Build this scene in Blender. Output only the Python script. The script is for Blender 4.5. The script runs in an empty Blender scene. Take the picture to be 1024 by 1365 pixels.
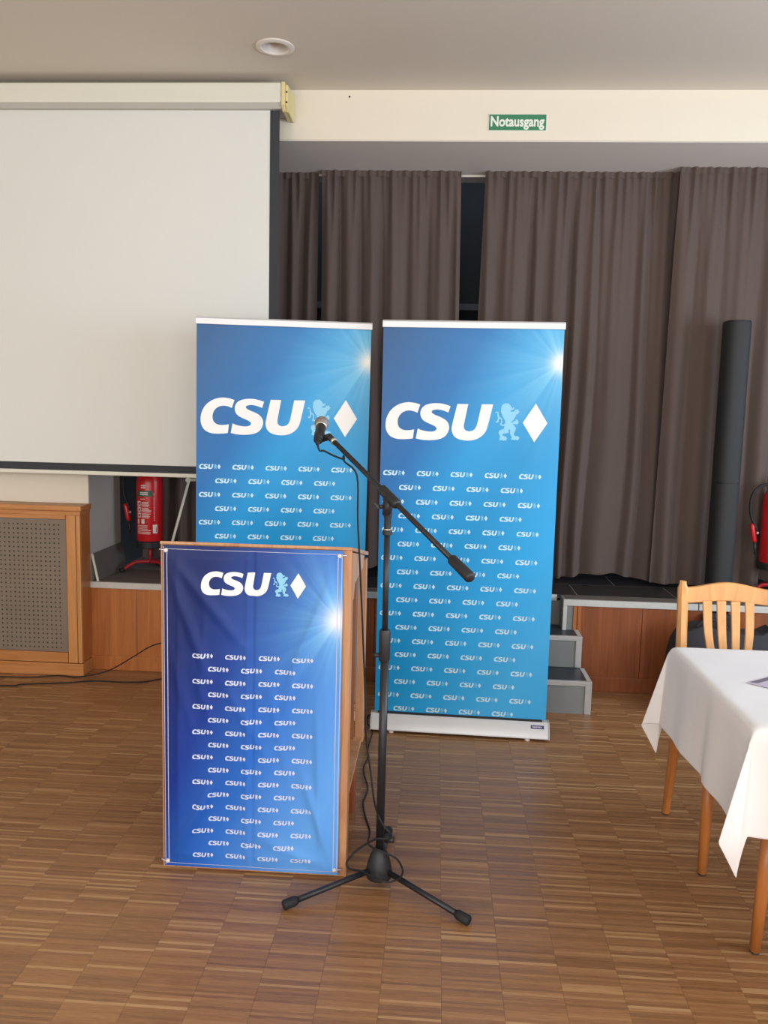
import bpy, bmesh, math, random
from mathutils import Vector, Matrix
PI = math.pi
scn = bpy.context.scene
COL = scn.collection
rnd = random.Random(7)

# ---------------------------------------------------------------- camera
CAM_H = 1.55
def camera():
    yaw, pitch, roll = .0624, .1185, .0240
    f = Vector((-math.sin(yaw), math.cos(yaw), 0)); r = Vector((math.cos(yaw), math.sin(yaw), 0)); u = Vector((0, 0, 1))
    cp, sp = math.cos(pitch), math.sin(pitch)
    f, u = cp*f - sp*u, cp*u + sp*f
    cr, sr = math.cos(roll), math.sin(roll)
    r, u = cr*r + sr*u, cr*u - sr*r
    d = bpy.data.cameras.new('camera'); d.sensor_fit = 'VERTICAL'; d.sensor_height = 36
    d.lens = 1100/1365*36; d.clip_start = .05
    o = bpy.data.objects.new('camera', d); COL.objects.link(o)
    m = Matrix((r, u, -f)).transposed().to_4x4(); m.translation = (0, 0, CAM_H)
    o.matrix_world = m
    scn.camera = o
camera()

# ---------------------------------------------------------------- colour helpers, world, lights, exposure
def lin(c):
    return tuple((v/255/12.92 if v/255 <= .04045 else ((v/255+.055)/1.055)**2.4) for v in c)
def rgba(c): return (*lin(c), 1)

w = bpy.data.worlds.new('world'); scn.world = w; w.use_nodes = True
bg = w.node_tree.nodes['Background']; bg.inputs[0].default_value = (.62, .72, .9, 1); bg.inputs[1].default_value = 1.0

def area_light(name, loc, aim, sx, sy, energy, col):
    d = bpy.data.lights.new(name, 'AREA'); d.shape = 'RECTANGLE'; d.size = sx; d.size_y = sy
    d.energy = energy; d.color = col
    o = bpy.data.objects.new(name, d); COL.objects.link(o); o.location = loc
    o.rotation_euler = (Vector(aim)-Vector(loc)).to_track_quat('-Z', 'Z').to_euler()
# daylight entering by the windows behind the viewer and on the right
for i, wx in enumerate((-2.6, -.3, 2.0)):
    area_light('window_daylight', (wx, -2.92, 1.75), (wx, 5, 1.75), 1.7, 1.9, 70, (1, .975, .935))
for i, wy in enumerate((-1.2, 1.0, 3.0)):
    area_light('window_daylight', (3.72, wy, 1.75), (-3, wy, 1.6), 1.3, 1.7, 66, (.68, .83, 1))
scn.view_settings.view_transform = 'Standard'; scn.view_settings.look = 'None'
scn.view_settings.exposure = 0.0; scn.view_settings.gamma = 1.0; scn.view_settings.use_curve_mapping = False

# ---------------------------------------------------------------- material helpers
class NT:
    def __init__(s, name, rough=.6, metal=0, spec=.5):
        s.m = bpy.data.materials.new(name); s.m.use_nodes = True
        s.t = s.m.node_tree; s.b = s.t.nodes['Principled BSDF']
        s.b.inputs['Roughness'].default_value = rough; s.b.inputs['Metallic'].default_value = metal
        s.b.inputs['Specular IOR Level'].default_value = spec
    def n(s, typ, ins=None, **kw):
        nd = s.t.nodes.new(typ)
        for k, v in kw.items(): setattr(nd, k, v)
        for k, v in (ins or {}).items():
            if isinstance(v, bpy.types.NodeSocket): s.t.links.new(v, nd.inputs[k])
            else: nd.inputs[k].default_value = v
        return nd
    def math(s, op, a, b=0, clamp=False):
        return s.n('ShaderNodeMath', {0: a, 1: b}, operation=op, use_clamp=clamp).outputs[0]
    def mix(s, f, a, b, typ='MIX'):
        nd = s.t.nodes.new('ShaderNodeMix'); nd.data_type = 'RGBA'; nd.blend_type = typ
        for k, v in ((0, f), (6, a), (7, b)):
            if isinstance(v, bpy.types.NodeSocket): s.t.links.new(v, nd.inputs[k])
            else: nd.inputs[k].default_value = v
        return nd.outputs[2]
    def ramp(s, f, stops, interp='LINEAR'):
        nd = s.t.nodes.new('ShaderNodeValToRGB'); s.t.links.new(f, nd.inputs[0])
        cr = nd.color_ramp; cr.interpolation = interp
        while len(cr.elements) < len(stops): cr.elements.new(.5)
        for e, (p, c) in zip(cr.elements, stops): e.position = p; e.color = c
        return nd.outputs[0]
    def coord(s, which='Object'): return s.n('ShaderNodeTexCoord').outputs[which]
    def mapping(s, v, scale=(1, 1, 1), rot=(0, 0, 0)):
        return s.n('ShaderNodeMapping', {0: v, 'Scale': scale, 'Rotation': rot}).outputs[0]
    def noise(s, v, scale, detail=3, rough=.5, dist=0):
        return s.n('ShaderNodeTexNoise', {'Vector': v, 'Scale': scale, 'Detail': detail, 'Roughness': rough, 'Distortion': dist}).outputs[0]
    def bump(s, h, strength=.2, dist=.002):
        s.t.links.new(s.n('ShaderNodeBump', {'Height': h, 'Strength': strength, 'Distance': dist}).outputs[0], s.b.inputs['Normal'])
    def col(s, c): s.t.links.new(c, s.b.inputs['Base Color'])

def plain(name, c, rough=.6, metal=0, var=.06, scale=6, bump=0, bscale=300, spec=.5):
    q = NT(name, rough, metal, spec); v = q.coord()
    a = tuple(min(1, x*(1+var)) for x in lin(c)); b = tuple(x*(1-var) for x in lin(c))
    q.col(q.mix(q.noise(v, scale, 4), (*a, 1), (*b, 1)))
    if bump: q.bump(q.noise(v, bscale, 2), bump)
    return q.m
def wood(name, c1, c2, axis=2, rough=.4, scale=9, stretch=.07, knots=False):
    q = NT(name, rough); v = q.coord('Object')
    sc = [1, 1, 1]; sc[axis] = stretch
    mv = q.mapping(v, tuple(sc))
    g = q.noise(mv, scale*4, 5, .6, 1.2); g2 = q.noise(mv, scale*.7, 3, .5, .6)
    f = q.math('ADD', q.math('MULTIPLY', g, .55), q.math('MULTIPLY', g2, .45))
    q.col(q.ramp(f, [(.34, rgba(c2)), (.62, rgba(c1))]))
    q.bump(g, .06)
    return q.m
M = {}
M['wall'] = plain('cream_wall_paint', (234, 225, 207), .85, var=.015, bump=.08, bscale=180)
M['ceiling'] = plain('ceiling_paint', (216, 206, 192), .9, var=.02, scale=1.2)
M['reveal'] = plain('shaded_reveal_paint', (190, 186, 180), .85, var=.03, bump=.1, bscale=120)  # grey tone paints in the shade of the recess side
M['soffit'] = plain('soffit_paint', (226, 219, 211), .85, var=.03)
M['dark_back'] = plain('dark_stage_wall', (40, 42, 44), .8)
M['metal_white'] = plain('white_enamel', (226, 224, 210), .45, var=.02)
M['yellow_plastic'] = plain('yellowed_plastic', (226, 210, 152), .5, var=.04)
M['screen_white'] = plain('matte_screen_white', (226, 227, 221), .95, var=.008, scale=1.5)
M['screen_black'] = plain('screen_black_border', (58, 60, 64), .9, var=.04)
M['alu'] = plain('brushed_aluminium', (196, 198, 198), .38, .55, var=.05, scale=30)
M['alu_dull'] = plain('dull_aluminium_edge', (204, 203, 197), .5, .2, var=.08, scale=30)
M['riser'] = plain('grey_riser_board', (128, 130, 128), .55, var=.12, scale=9)
M['tread'] = plain('dark_tread_rubber', (48, 53, 60), .42, var=.12, scale=20)
M['stage_tile'] = plain('anthracite_stage_tile', (42, 40, 42), .42, var=.16, scale=5)
M['stage_edge_tile'] = plain('grey_brown_edge_laminate', (112, 103, 98), .5, var=.12, scale=14)
M['board'] = plain('grey_laminate_board', (112, 106, 102), .5, var=.1, scale=12)
M['joint'] = plain('pale_joint_strip', (158, 154, 150), .6)
M['panel_wood'] = wood('orange_veneer', (196, 124, 66), (164, 94, 44), 2, .35, 6)
M['panel_wood_dark'] = wood('reddish_shaded_veneer', (158, 90, 50), (122, 64, 36), 2, .35, 6)
M['cab_wood'] = wood('orange_pine', (206, 146, 88), (178, 114, 60), 2, .4, 7)
M['cab_wood_h'] = wood('orange_pine_horizontal', (204, 142, 86), (174, 112, 60), 0, .4, 7)
M['peg'] = plain('taupe_perforated_panel', (128, 114, 100), .6, var=.2, scale=3)
M['hole'] = plain('dark_void', (30, 24, 20), .9)
M['lect_wood'] = wood('pale_lectern_wood', (206, 158, 116), (172, 116, 78), 2, .45, 9)
M['lect_side'] = wood('brown_lectern_side', (172, 112, 70), (142, 86, 50), 2, .45, 9)
M['lect_red'] = wood('reddish_lectern_leg', (164, 94, 58), (132, 70, 42), 2, .45, 9)
M['beech'] = wood('lacquered_beech', (228, 170, 104), (206, 142, 78), 2, .32, 7)
M['beech_leg'] = wood('darker_beech_leg', (196, 124, 62), (166, 98, 46), 2, .35, 7)
M['black'] = plain('black_plastic', (32, 33, 36), .5, var=.1)
M['black_rubber'] = plain('black_rubber', (26, 26, 28), .7)
M['black_metal'] = plain('black_powder_coat', (38, 38, 42), .38, .2, var=.08)
M['chrome'] = plain('bright_metal_ring', (200, 196, 186), .3, .7)
M['mesh_head'] = plain('metal_mic_mesh', (150, 140, 136), .55, .5, var=.25, scale=400, bump=.5, bscale=900)
M['red'] = plain('red_enamel', (196, 26, 34), .3, var=.05)
M['red_tube'] = plain('red_tube', (170, 34, 44), .4)
M['green_band'] = plain('green_band', (40, 92, 66), .5)
M['label_white'] = plain('label_white', (226, 214, 208), .6)
M['speaker'] = plain('speaker_grille', (40, 42, 43), .7, var=.12, scale=60, bump=.4, bscale=700)
M['sign_green'] = plain('sign_green', (56, 130, 92), .5, var=.03)
M['sign_white'] = plain('sign_white', (236, 240, 228), .6, var=.01)
M['fitting'] = plain('white_fitting', (226, 218, 208), .45, var=.02)
M['fitting_in'] = plain('white_reflector', (206, 198, 190), .3, var=.03)
M['banner_base'] = plain('satin_aluminium_base', (214, 215, 216), .42, .25, var=.03)
M['badge'] = plain('blue_badge', (62, 70, 124), .5)
M['gearbag'] = plain('black_nylon', (42, 42, 48), .75, var=.2, scale=20)
M['print_white'] = plain('white_print', (244, 243, 240), .5, var=.005)
M['print_pale'] = plain('pale_blue_print', (196, 231, 246), .5, var=.01)
M['print_lion'] = plain('lion_blue_print', (140, 208, 240), .5, var=.01)
M['print_lion2'] = plain('lion_faint_print', (116, 196, 236), .5, var=.01)
M['print_lectern'] = plain('pale_lilac_print', (204, 214, 240), .5, var=.01)
M['stitch'] = plain('white_stitching', (200, 196, 214), .7)
M['paper'] = plain('lilac_paper', (196, 190, 208), .6, var=.05)
M['paper_dark'] = plain('grey_paper_band', (120, 112, 128), .6)
M['glass_lit'] = plain('window_frame_white', (230, 230, 228), .4)

def cloth_mat(name, c, rough=.9, weave=500, sheen=.0):
    q = NT(name, rough, 0, .2); v = q.coord()
    q.col(q.mix(q.noise(v, 3, 3), rgba(c), rgba(tuple(int(x*.94) for x in c))))
    q.bump(q.noise(v, weave, 2), .12, .001)
    q.b.inputs['Sheen Weight'].default_value = sheen
    return q.m
M['curtain'] = cloth_mat('taupe_curtain_fabric', (99, 85, 78), .85, 420, .12)
M['linen'] = cloth_mat('white_table_linen', (244, 242, 242), .8, 600)

def print_mat(name, stops, x0, x1, z0, z1, sunx, sunz, kx, kz, core, glow, rough=.45, tw=(1., .97, .92, 1)):
    """printed artwork: a blue gradient with a sun flare at the right edge (it is part of the print)"""
    q = NT(name, rough, 0, .35); v = q.coord()
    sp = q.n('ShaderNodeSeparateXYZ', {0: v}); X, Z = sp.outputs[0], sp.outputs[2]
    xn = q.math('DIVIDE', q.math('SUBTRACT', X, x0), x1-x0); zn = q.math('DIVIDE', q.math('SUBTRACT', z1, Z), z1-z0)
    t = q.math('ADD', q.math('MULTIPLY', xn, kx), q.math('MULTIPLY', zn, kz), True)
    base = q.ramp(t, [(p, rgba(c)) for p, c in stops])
    dx = q.math('SUBTRACT', X, sunx); dz = q.math('SUBTRACT', Z, sunz)
    d = q.math('SQRT', q.math('ADD', q.math('MULTIPLY', dx, dx), q.math('MULTIPLY', dz, dz)))
    ang = q.math('ARCTAN2', dz, dx)
    cv = q.n('ShaderNodeCombineXYZ', {0: q.math('COSINE', ang), 1: q.math('SINE', ang)}).outputs[0]
    ray = q.noise(cv, 4, 2, .5)
    ray = q.math('MULTIPLY', q.math('SUBTRACT', ray, .5), 1.7)
    g1 = q.math('EXPONENT', q.math('MULTIPLY', d, -1/glow))
    g1 = q.math('MULTIPLY', g1, q.math('ADD', .72, ray), True)
    g2 = q.math('EXPONENT', q.math('MULTIPLY', q.math('MULTIPLY', d, d), -1/(core*core)))
    c = q.mix(g1, base, rgba((150, 222, 250)))
    c = q.mix(q.math('MULTIPLY', g2, .95), c, tw)
    q.col(c)
    return q.m
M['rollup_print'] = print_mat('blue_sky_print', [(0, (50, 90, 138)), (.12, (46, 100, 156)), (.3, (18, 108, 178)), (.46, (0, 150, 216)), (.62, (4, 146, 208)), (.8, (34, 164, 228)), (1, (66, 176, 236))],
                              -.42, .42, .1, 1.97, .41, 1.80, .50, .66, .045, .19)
M['lectern_print'] = print_mat('navy_print', [(0, (28, 40, 92)), (.22, (12, 32, 100)), (.42, (12, 52, 144)), (.66, (36, 104, 198)), (1, (96, 162, 234))],
                              -.3, .3, 0, 1.1, .285, .885, .66, .52, .042, .11, .58, (.86, .84, .95, 1))

# parquet: one colour per strip, taken from the strip's own place in the laying grid
COLW, STRIP, X_OFF = .165, .010, .057
def parquet():
    q = NT('industrial_parquet', .36, 0, .5)
    p = q.n('ShaderNodeNewGeometry').outputs['Position']
    s = q.n('ShaderNodeSeparateXYZ', {0: p})
    cx = q.math('FLOOR', q.math('DIVIDE', q.math('SUBTRACT', s.outputs[0], X_OFF), COLW))
    cy = q.math('FLOOR', q.math('DIVIDE', s.outputs[1], STRIP))
    v = q.n('ShaderNodeCombineXYZ', {0: cx, 1: cy}).outputs[0]
    wn = q.n('ShaderNodeTexWhiteNoise', {'Vector': v}, noise_dimensions='3D').outputs[0]
    c = q.ramp(wn, [(0, rgba((122, 82, 50))), (.3, rgba((150, 104, 64))), (.62, rgba((164, 116, 73))), (.86, rgba((176, 128, 82))), (.93, rgba((200, 156, 106))), (1, rgba((212, 170, 120)))])
    grain = q.noise(q.mapping(p, (8, 160, 1)), 2.2, 4, .6)
    c = q.mix(.38, c, q.ramp(grain, [(.3, rgba((96, 64, 40))), (.7, rgba((188, 142, 98)))]))
    big = q.noise(p, .9, 2)
    c = q.mix(q.math('MULTIPLY', big, .28), c, rgba((120, 78, 48)))
    q.col(c)
    q.t.links.new(q.n('ShaderNodeMapRange', {0: wn, 3: .30, 4: .46}).outputs[0], q.b.inputs['Roughness'])
    q.bump(grain, .05)
    return q.m
M['parquet'] = parquet()
M['floor_joint'] = plain('parquet_joint', (58, 40, 28), .8)

# ---------------------------------------------------------------- mesh builder
class MB:
    def __init__(s): s.v = []; s.f = []; s.m = None
    def add(s, vs, fs):
        k = len(s.v); s.v += [tuple(p) for p in vs]; s.f += [tuple(i+k for i in f) for f in fs]; return s
    def box(s, x0, x1, y0, y1, z0, z1, rot=None, at=None):
        vs = [Vector((x, y, z)) for z in (z0, z1) for y in (y0, y1) for x in (x0, x1)]
        if rot: vs = [rot @ p for p in vs]
        if at: vs = [p+Vector(at) for p in vs]
        return s.add(vs, [(0, 2, 3, 1), (4, 5, 7, 6), (0, 1, 5, 4), (2, 6, 7, 3), (0, 4, 6, 2), (1, 3, 7, 5)])
    def prism(s, poly, axis, a, b):
        """poly 2D extruded along axis from a to b; axis x -> poly=(y,z), y -> (x,z), z -> (x,y)"""
        def P(p, t): return {'x': (t, p[0], p[1]), 'y': (p[0], t, p[1]), 'z': (p[0], p[1], t)}[axis]
        n = len(poly); vs = [P(p, a) for p in poly]+[P(p, b) for p in poly]
        fs = [tuple(range(n)), tuple(range(2*n-1, n-1, -1))]+[(i, i+n, (i+1) % n+n, (i+1) % n) for i in range(n)]
        return s.add(vs, fs)
    def rings(s, rings, cap=True, closed=False):
        k = len(s.v); n = len(rings[0])
        for r in rings: s.v += [tuple(p) for p in r]
        m = len(rings)
        for i in range(m if closed else m-1):
            for j in range(n):
                a, b = k+i*n, k+((i+1) % m)*n
                s.f.append((a+j, a+(j+1) % n, b+(j+1) % n, b+j))
        if cap and not closed:
            s.f.append(tuple(k+j for j in reversed(range(n)))); s.f.append(tuple(k+(m-1)*n+j for j in range(n)))
        return s
    def tube(s, pts, r, n=10, cap=True):
        pts = [Vector(p) for p in pts]; rs = r if isinstance(r, (list, tuple)) else [r]*len(pts)
        up = None; R = []
        for i, p in enumerate(pts):
            t = (pts[min(i+1, len(pts)-1)]-pts[max(i-1, 0)]).normalized()
            if up is None:
                up = Vector((0, 0, 1)) if abs(t.z) < .9 else Vector((1, 0, 0))
            u = (up-t*up.dot(t)).normalized(); v = t.cross(u); up = u
            R.append([p+(u*math.cos(2*PI*j/n)+v*math.sin(2*PI*j/n))*rs[i] for j in range(n)])
        return s.rings(R, cap)
    def lathe(s, prof, c=(0, 0, 0), n=24, axis=None):
        """prof = [(r,h)], around +Z (or axis) at c"""
        ax = Vector(axis).normalized() if axis else Vector((0, 0, 1)); q = ax.to_track_quat('Z', 'Y')
        R = [[Vector(c)+q @ Vector((max(r, 1e-5)*math.cos(2*PI*j/n), max(r, 1e-5)*math.sin(2*PI*j/n), h)) for j in range(n)] for r, h in prof]
        return s.rings(R, True)
    def grid(s, fn, nu, nv, wrap=False):
        k = len(s.v)
        for j in range(nv+1):
            for i in range(nu+1): s.v.append(tuple(fn(i/nu, j/nv)))
        for j in range(nv):
            for i in range(nu):
                a = k+j*(nu+1)+i; s.f.append((a, a+1, a+nu+2, a+nu+1))
        return s
    def build(s, name, mat, parent=None, org=(0, 0, 0), smooth=False, bevel=0, solid=0, fix=True):
        me = bpy.data.meshes.new(name); o3 = Vector(org)
        me.from_pydata([Vector(p)-o3 for p in s.v], [], s.f)
        if fix:
            bm = bmesh.new(); bm.from_mesh(me); bmesh.ops.recalc_face_normals(bm, faces=bm.faces); bm.to_mesh(me); bm.free()
        me.materials.append(mat)
        o = bpy.data.objects.new(name, me); COL.objects.link(o)
        if parent: o.parent = parent
        if smooth:
            for p in me.polygons: p.use_smooth = True
            if smooth == 'auto': 
                me.set_sharp_from_angle(angle=math.radians(38))
        if solid:
            md = o.modifiers.new('thickness', 'SOLIDIFY'); md.thickness = solid; md.offset = 0
        if bevel:
            md = o.modifiers.new('bevel', 'BEVEL'); md.width = bevel; md.segments = 2; md.limit_method = 'ANGLE'
        return o
def B(*a, **k): return MB().box(*a, **k)
def thing(name, label, cat, loc=(0, 0, 0), rz=0, group=None):
    o = bpy.data.objects.new(name, None); COL.objects.link(o); o.location = loc; o.rotation_euler = (0, 0, rz)
    o.empty_display_size = .1
    o['label'] = label; o['category'] = cat
    if group: o['group'] = group
    return o
def tag(o, label, cat, group=None):
    o['label'] = label; o['category'] = cat
    if group: o['group'] = group
    return o
def struct(name, mb, m, parent=None, **k):
    o = mb.build(name, m, parent, **k)
    if not parent: o['kind'] = 'structure'
    return o
def dup(root, loc, rz=0, label=None, group=None):
    r = root.copy(); COL.objects.link(r); r.location = loc; r.rotation_euler = (0, 0, rz)
    if label: r['label'] = label
    if group: r['group'] = group
    for ch in list(root.children):
        c = ch.copy(); COL.objects.link(c); c.parent = r
        for g in list(ch.children):
            d = g.copy(); COL.objects.link(d); d.parent = c
    return r
def smooth_pts(pts, n=6):
    P = [Vector(p) for p in pts]; out = []
    for i in range(len(P)-1):
        a, b, c, d = P[max(i-1, 0)], P[i], P[i+1], P[min(i+2, len(P)-1)]
        for k in range(n):
            t = k/n
            out.append(.5*((2*b)+(c-a)*t+(2*a-5*b+4*c-d)*t*t+(3*b-a-3*c+d)*t**3))
    return out+[P[-1]]

def ray(px, py, Y=None, Z=None):
    """point on the view ray of a pixel at depth plane Y or height Z (used to lay the cables along their real course)"""
    yaw, pitch, roll = .0624, .1185, .0240
    f = Vector((-math.sin(yaw), math.cos(yaw), 0)); r = Vector((math.cos(yaw), math.sin(yaw), 0)); u = Vector((0, 0, 1))
    f, u = math.cos(pitch)*f-math.sin(pitch)*u, math.cos(pitch)*u+math.sin(pitch)*f
    r, u = math.cos(roll)*r+math.sin(roll)*u, math.cos(roll)*u-math.sin(roll)*r
    d = f+r*((px-512)/1100)-u*((py-682.5)/1100)
    if Y is not None: return Vector((0, 0, CAM_H))+d*(Y/d.y)
    return Vector((0, 0, CAM_H))+d*((Z-CAM_H)/d.z)

# ---------------------------------------------------------------- main dimensions (metres)
YW = 4.65          # stage front / beam plane
YC = 5.20          # curtain plane
ZS = .53           # stage height
ZB = 3.017         # underside of the beam
ZC = 3.273         # ceiling
XL, XR, YB_, YBACK = -4.2, 3.8, -3.0, 6.3
XW = -2.015        # corner of the cream wall on the left

# ---------------------------------------------------------------- floor
fl = struct('floor', B(XL, XR, YB_, YW+.02, -.06, -.004), M['floor_joint'])
def in_view(x, y):
    yaw, pitch, roll = .0624, .1185, .0240
    f = Vector((-math.sin(yaw), math.cos(yaw), 0)); r = Vector((math.cos(yaw), math.sin(yaw), 0)); u = Vector((0, 0, 1))
    f, u = math.cos(pitch)*f-math.sin(pitch)*u, math.cos(pitch)*u+math.sin(pitch)*f
    d = Vector((x, y, -CAM_H)); z = d.dot(f)
    return z > .3 and abs(d.dot(r)/z*1100) < 520 and -d.dot(u)/z*1100 < 690
c0, c1 = int((XL-X_OFF)/COLW), int((XR-X_OFF)/COLW)
strips = []
rows_near = range(int(1.0/STRIP), int(4.72/STRIP))
for ci in range(-21, 19):
    for ri in rows_near:
        x0 = X_OFF+ci*COLW; y0 = ri*STRIP
        if y0+STRIP > YW or x0 < -3.3 or x0 > 3.0: continue
        strips.append((x0, y0))
cand = sorted([s for s in strips if in_view(s[0]+COLW/2, s[1]) and in_view(s[0]+.02, s[1])], key=lambda s: (s[1], s[0]))
near = cand[:300]; ns = set(near)
def strip_box(mb, x0, y0, dz=0):
    g = .0003; h = .0035
    mb.box(x0+g, x0+COLW-g, y0+g*.5, y0+STRIP-g*.5, -.0045, dz)
variants = []
for k in range(8):
    mb = MB(); strip_box(mb, 0, 0, 0.0003*math.sin(k*2.1)-.0003)
    me = bpy.data.meshes.new('parquet_strip'); me.from_pydata(mb.v, [], mb.f); me.materials.append(M['parquet']); variants.append(me)
for i, (x0, y0) in enumerate(near):
    o = bpy.data.objects.new('parquet_strip', variants[(i*5+i//8) % 8]); COL.objects.link(o); o.parent = fl; o.location = (x0, y0, 0)
mb = MB()
for s in strips:
    if s not in ns: strip_box(mb, s[0], s[1], rnd.uniform(-.0006, 0))
o = mb.build('parquet_strips', M['parquet'], fl, fix=False); o['kind'] = 'stuff'
struct('parquet_border', B(XL, XR, YB_, 1.0, -.005, 0).box(XL, -3.243, 1, YW, -.005, 0).box(3.0+.027, XR, 1, YW, -.005, 0), M['parquet'], fl)

# ---------------------------------------------------------------- shell
struct('ceiling', B(XL, XR, YB_, YW+.3, ZC, ZC+.12), M['ceiling'])
bm_ = struct('wall_beam', B(XW-.02, XR, YW, YC+.25, ZB, ZC), M['wall'])
struct('soffit_board', B(XW, XR, YW+.006, YC+.25, ZB-.004, ZB+.001), M['soffit'], bm_)
struct('drill_hole', MB().lathe([(.005, 0), (.005, .003)], (-.53, YW-.002, 3.239), 10, (0, 1, 0)), M['hole'], bm_)
wl = struct('wall_left_front', B(XL, XW, YW, 5.125, 0, ZC), M['wall'])
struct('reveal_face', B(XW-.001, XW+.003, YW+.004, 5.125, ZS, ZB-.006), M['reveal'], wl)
struct('wall_stage_back', B(XL, XR, 6.1, 6.2, 0, ZC), M['dark_back'])
struct('trim_1', B(XW, XR, 6.06, 6.1, 2.30, 2.345), plain('grey_sill', (92, 96, 100), .6))
struct('wall_left', B(XL-.1, XL, YB_, 6.2, 0, ZC), M['wall'])
# right wall with three windows, rear wall with three windows
def wall_windows(name, horiz, fixed, thick, lo, hi, wins, z0, z1, widx):
    mb = MB(); cur = lo
    def bx(a, b, za, zb, t0=0, t1=thick):
        if horiz: mb.box(a, b, fixed+min(t0, t1), fixed+max(t0, t1), za, zb)
        else: mb.box(fixed+min(t0, t1), fixed+max(t0, t1), a, b, za, zb)
    for a, b in wins:
        bx(cur, a, 0, ZC); bx(a, b, 0, z0); bx(a, b, z1, ZC); cur = b
    bx(cur, hi, 0, ZC)
    struct(name, mb, M['wall'])
    for k, (a, b) in enumerate(wins):
        fm = MB(); t = thick*.5; e = .06; d = .04*(1 if thick > 0 else -1)
        def fb(p, q, za, zb):
            y0, y1 = sorted((fixed+t, fixed+t+d))
            if horiz: fm.box(p, q, y0, y1, za, zb)
            else: fm.box(y0, y1, p, q, za, zb)
        fb(a, b, z0, z0+e); fb(a, b, z1-e, z1); fb(a, a+e, z0+e, z1-e); fb(b-e, b, z0+e, z1-e); fb((a+b)/2-.03, (a+b)/2+.03, z0+e, z1-e)
        struct('window_%d' % (widx+k), fm, M['glass_lit'])
wall_windows('wall_rear', True, YB_, -.25, XL, XR, [(-3.5, -1.7), (-1.2, .6), (1.1, 2.9)], .75, 2.75, 1)
wall_windows('wall_right', False, XR, .25, YB_, YC+.6, [(-1.9, -.5), (.3, 1.7), (2.3, 3.7)], .85, 2.65, 4)
struct('baseboard_right', B(XR-.02, XR, YB_, YW, 0, .1), M['cab_wood_h'])

# recessed downlight
t = thing('ceiling_downlight', 'round white recessed downlight in the grey ceiling, unlit', 'ceiling light', (-.83, 4.118, ZC))
R_ = .092
MB().rings([[(r*math.cos(2*PI*j/40), r*math.sin(2*PI*j/40), h) for j in range(40)] for r, h in ((R_, -.0005), (R_, -.006), (R_-.008, -.010), (R_-.024, -.010), (R_-.029, -.004), (R_-.029, -.0005))], False, True).build('trim_ring', M['fitting'], t, smooth='auto')
rf = MB()
prof = [(R_-.0295, -.003), (R_-.033, .015), (R_-.042, .035), (R_-.058, .052), (.001, .056)]
rf.rings([[(r*math.cos(2*PI*j/32), r*math.sin(2*PI*j/32), h) for j in range(32)] for r, h in prof], False)
rf.build('reflector', M['fitting_in'], t, smooth=True, fix=False)
MB().lathe([(.020, .044), (.024, .047), (.024, .0525)], (0, 0, 0), 20).build('lamp_cap', M['fitting'], t, smooth='auto')
# cut the hole in the ceiling so that the reflector is really recessed
ceil = bpy.data.objects['ceiling']
cut = MB().lathe([(R_-.028, -.05), (R_-.028, .10)], (-.83, 4.118, ZC), 40)
cme = bpy.data.meshes.new('cut'); cme.from_pydata(cut.v, [], cut.f)
cb = bmesh.new(); cb.from_mesh(cme); bmesh.ops.recalc_face_normals(cb, faces=cb.faces); cb.to_mesh(cme); cb.free()
co = bpy.data.objects.new('cut', cme); COL.objects.link(co)
md = ceil.modifiers.new('hole', 'BOOLEAN'); md.operation = 'DIFFERENCE'; md.object = co; md.solver = 'EXACT'
dg = bpy.context.evaluated_depsgraph_get(); nm = bpy.data.meshes.new_from_object(ceil.evaluated_get(dg))
ceil.modifiers.clear(); ceil.data = nm; bpy.data.objects.remove(co)

# ---------------------------------------------------------------- stage
NX0, NX1, NYD = -.05, .742, 4.77      # step notch in the stage edge
st = struct('stage_platform', B(XW, XR, YC-.3, 6.1, 0, ZS-.02).box(XW, NX0, YW+.02, YC-.3, 0, ZS-.02).box(NX1+.055, XR, YW+.02, YC-.3, 0, ZS-.02).box(NX0, NX1+.055, NYD+.01, YC-.3, 0, ZS-.02), M['hole'])
st['kind'] = 'structure'
# front panels (veneer boards) as pieces
def front_panels(x0, x1, w_, m):
    x = x0
    while x < x1-.02:
        xe = min(x+w_, x1)
        struct('front_panel', B(x+.0015, xe-.0015, YW+.002, YW+.018, .085, ZS-.035), m, st)
        x = xe
front_panels(XW, -.89, .28, M['panel_wood']); front_panels(-.89, NX0, .28, M['panel_wood_dark'])  # shadowed stretch up to the notch: shade painted in with the darker veneer
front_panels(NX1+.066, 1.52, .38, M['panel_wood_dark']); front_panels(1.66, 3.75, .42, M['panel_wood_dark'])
for a in (NX1+.060, NX1+.085):
    struct('upright_batten', B(a, a+.018, YW-.004, YW+.014, .0, ZS-.035), M['panel_wood'], st)
struct('skirting', B(XW, -.89, YW-.006, YW+.016, 0, .085), M['panel_wood'], st, bevel=.003)
struct('skirting', B(-.89, NX0, YW-.006, YW+.016, 0, .085), M['panel_wood_dark'], st, bevel=.003)  # same painted shade as the panels above
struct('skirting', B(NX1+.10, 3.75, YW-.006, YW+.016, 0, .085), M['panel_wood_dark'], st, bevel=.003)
def edge(x0, x1, y):
    struct('edge_strip', B(x0, x1, y-.008, y+.012, ZS-.036, ZS), M['alu_dull'], st, bevel=.002)
edge(XW, NX0, YW); edge(NX1+.0, 1.49, YW); edge(1.496, 3.75, YW); edge(NX0, NX1-.02, NYD)
struct('corner_post', B(NX1, NX1+.022, YW-.006, YW+.012, .02, ZS-.036), M['alu_dull'], st, bevel=.002)
struct('corner_panel', B(NX1+.022, NX1+.06, YW+.002, YW+.014, .02, ZS-.036), M['riser'], st)
struct('notch_side', B(NX1, NX1+.02, YW+.012, NYD, .02, ZS-.002), M['riser'], st)
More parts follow.
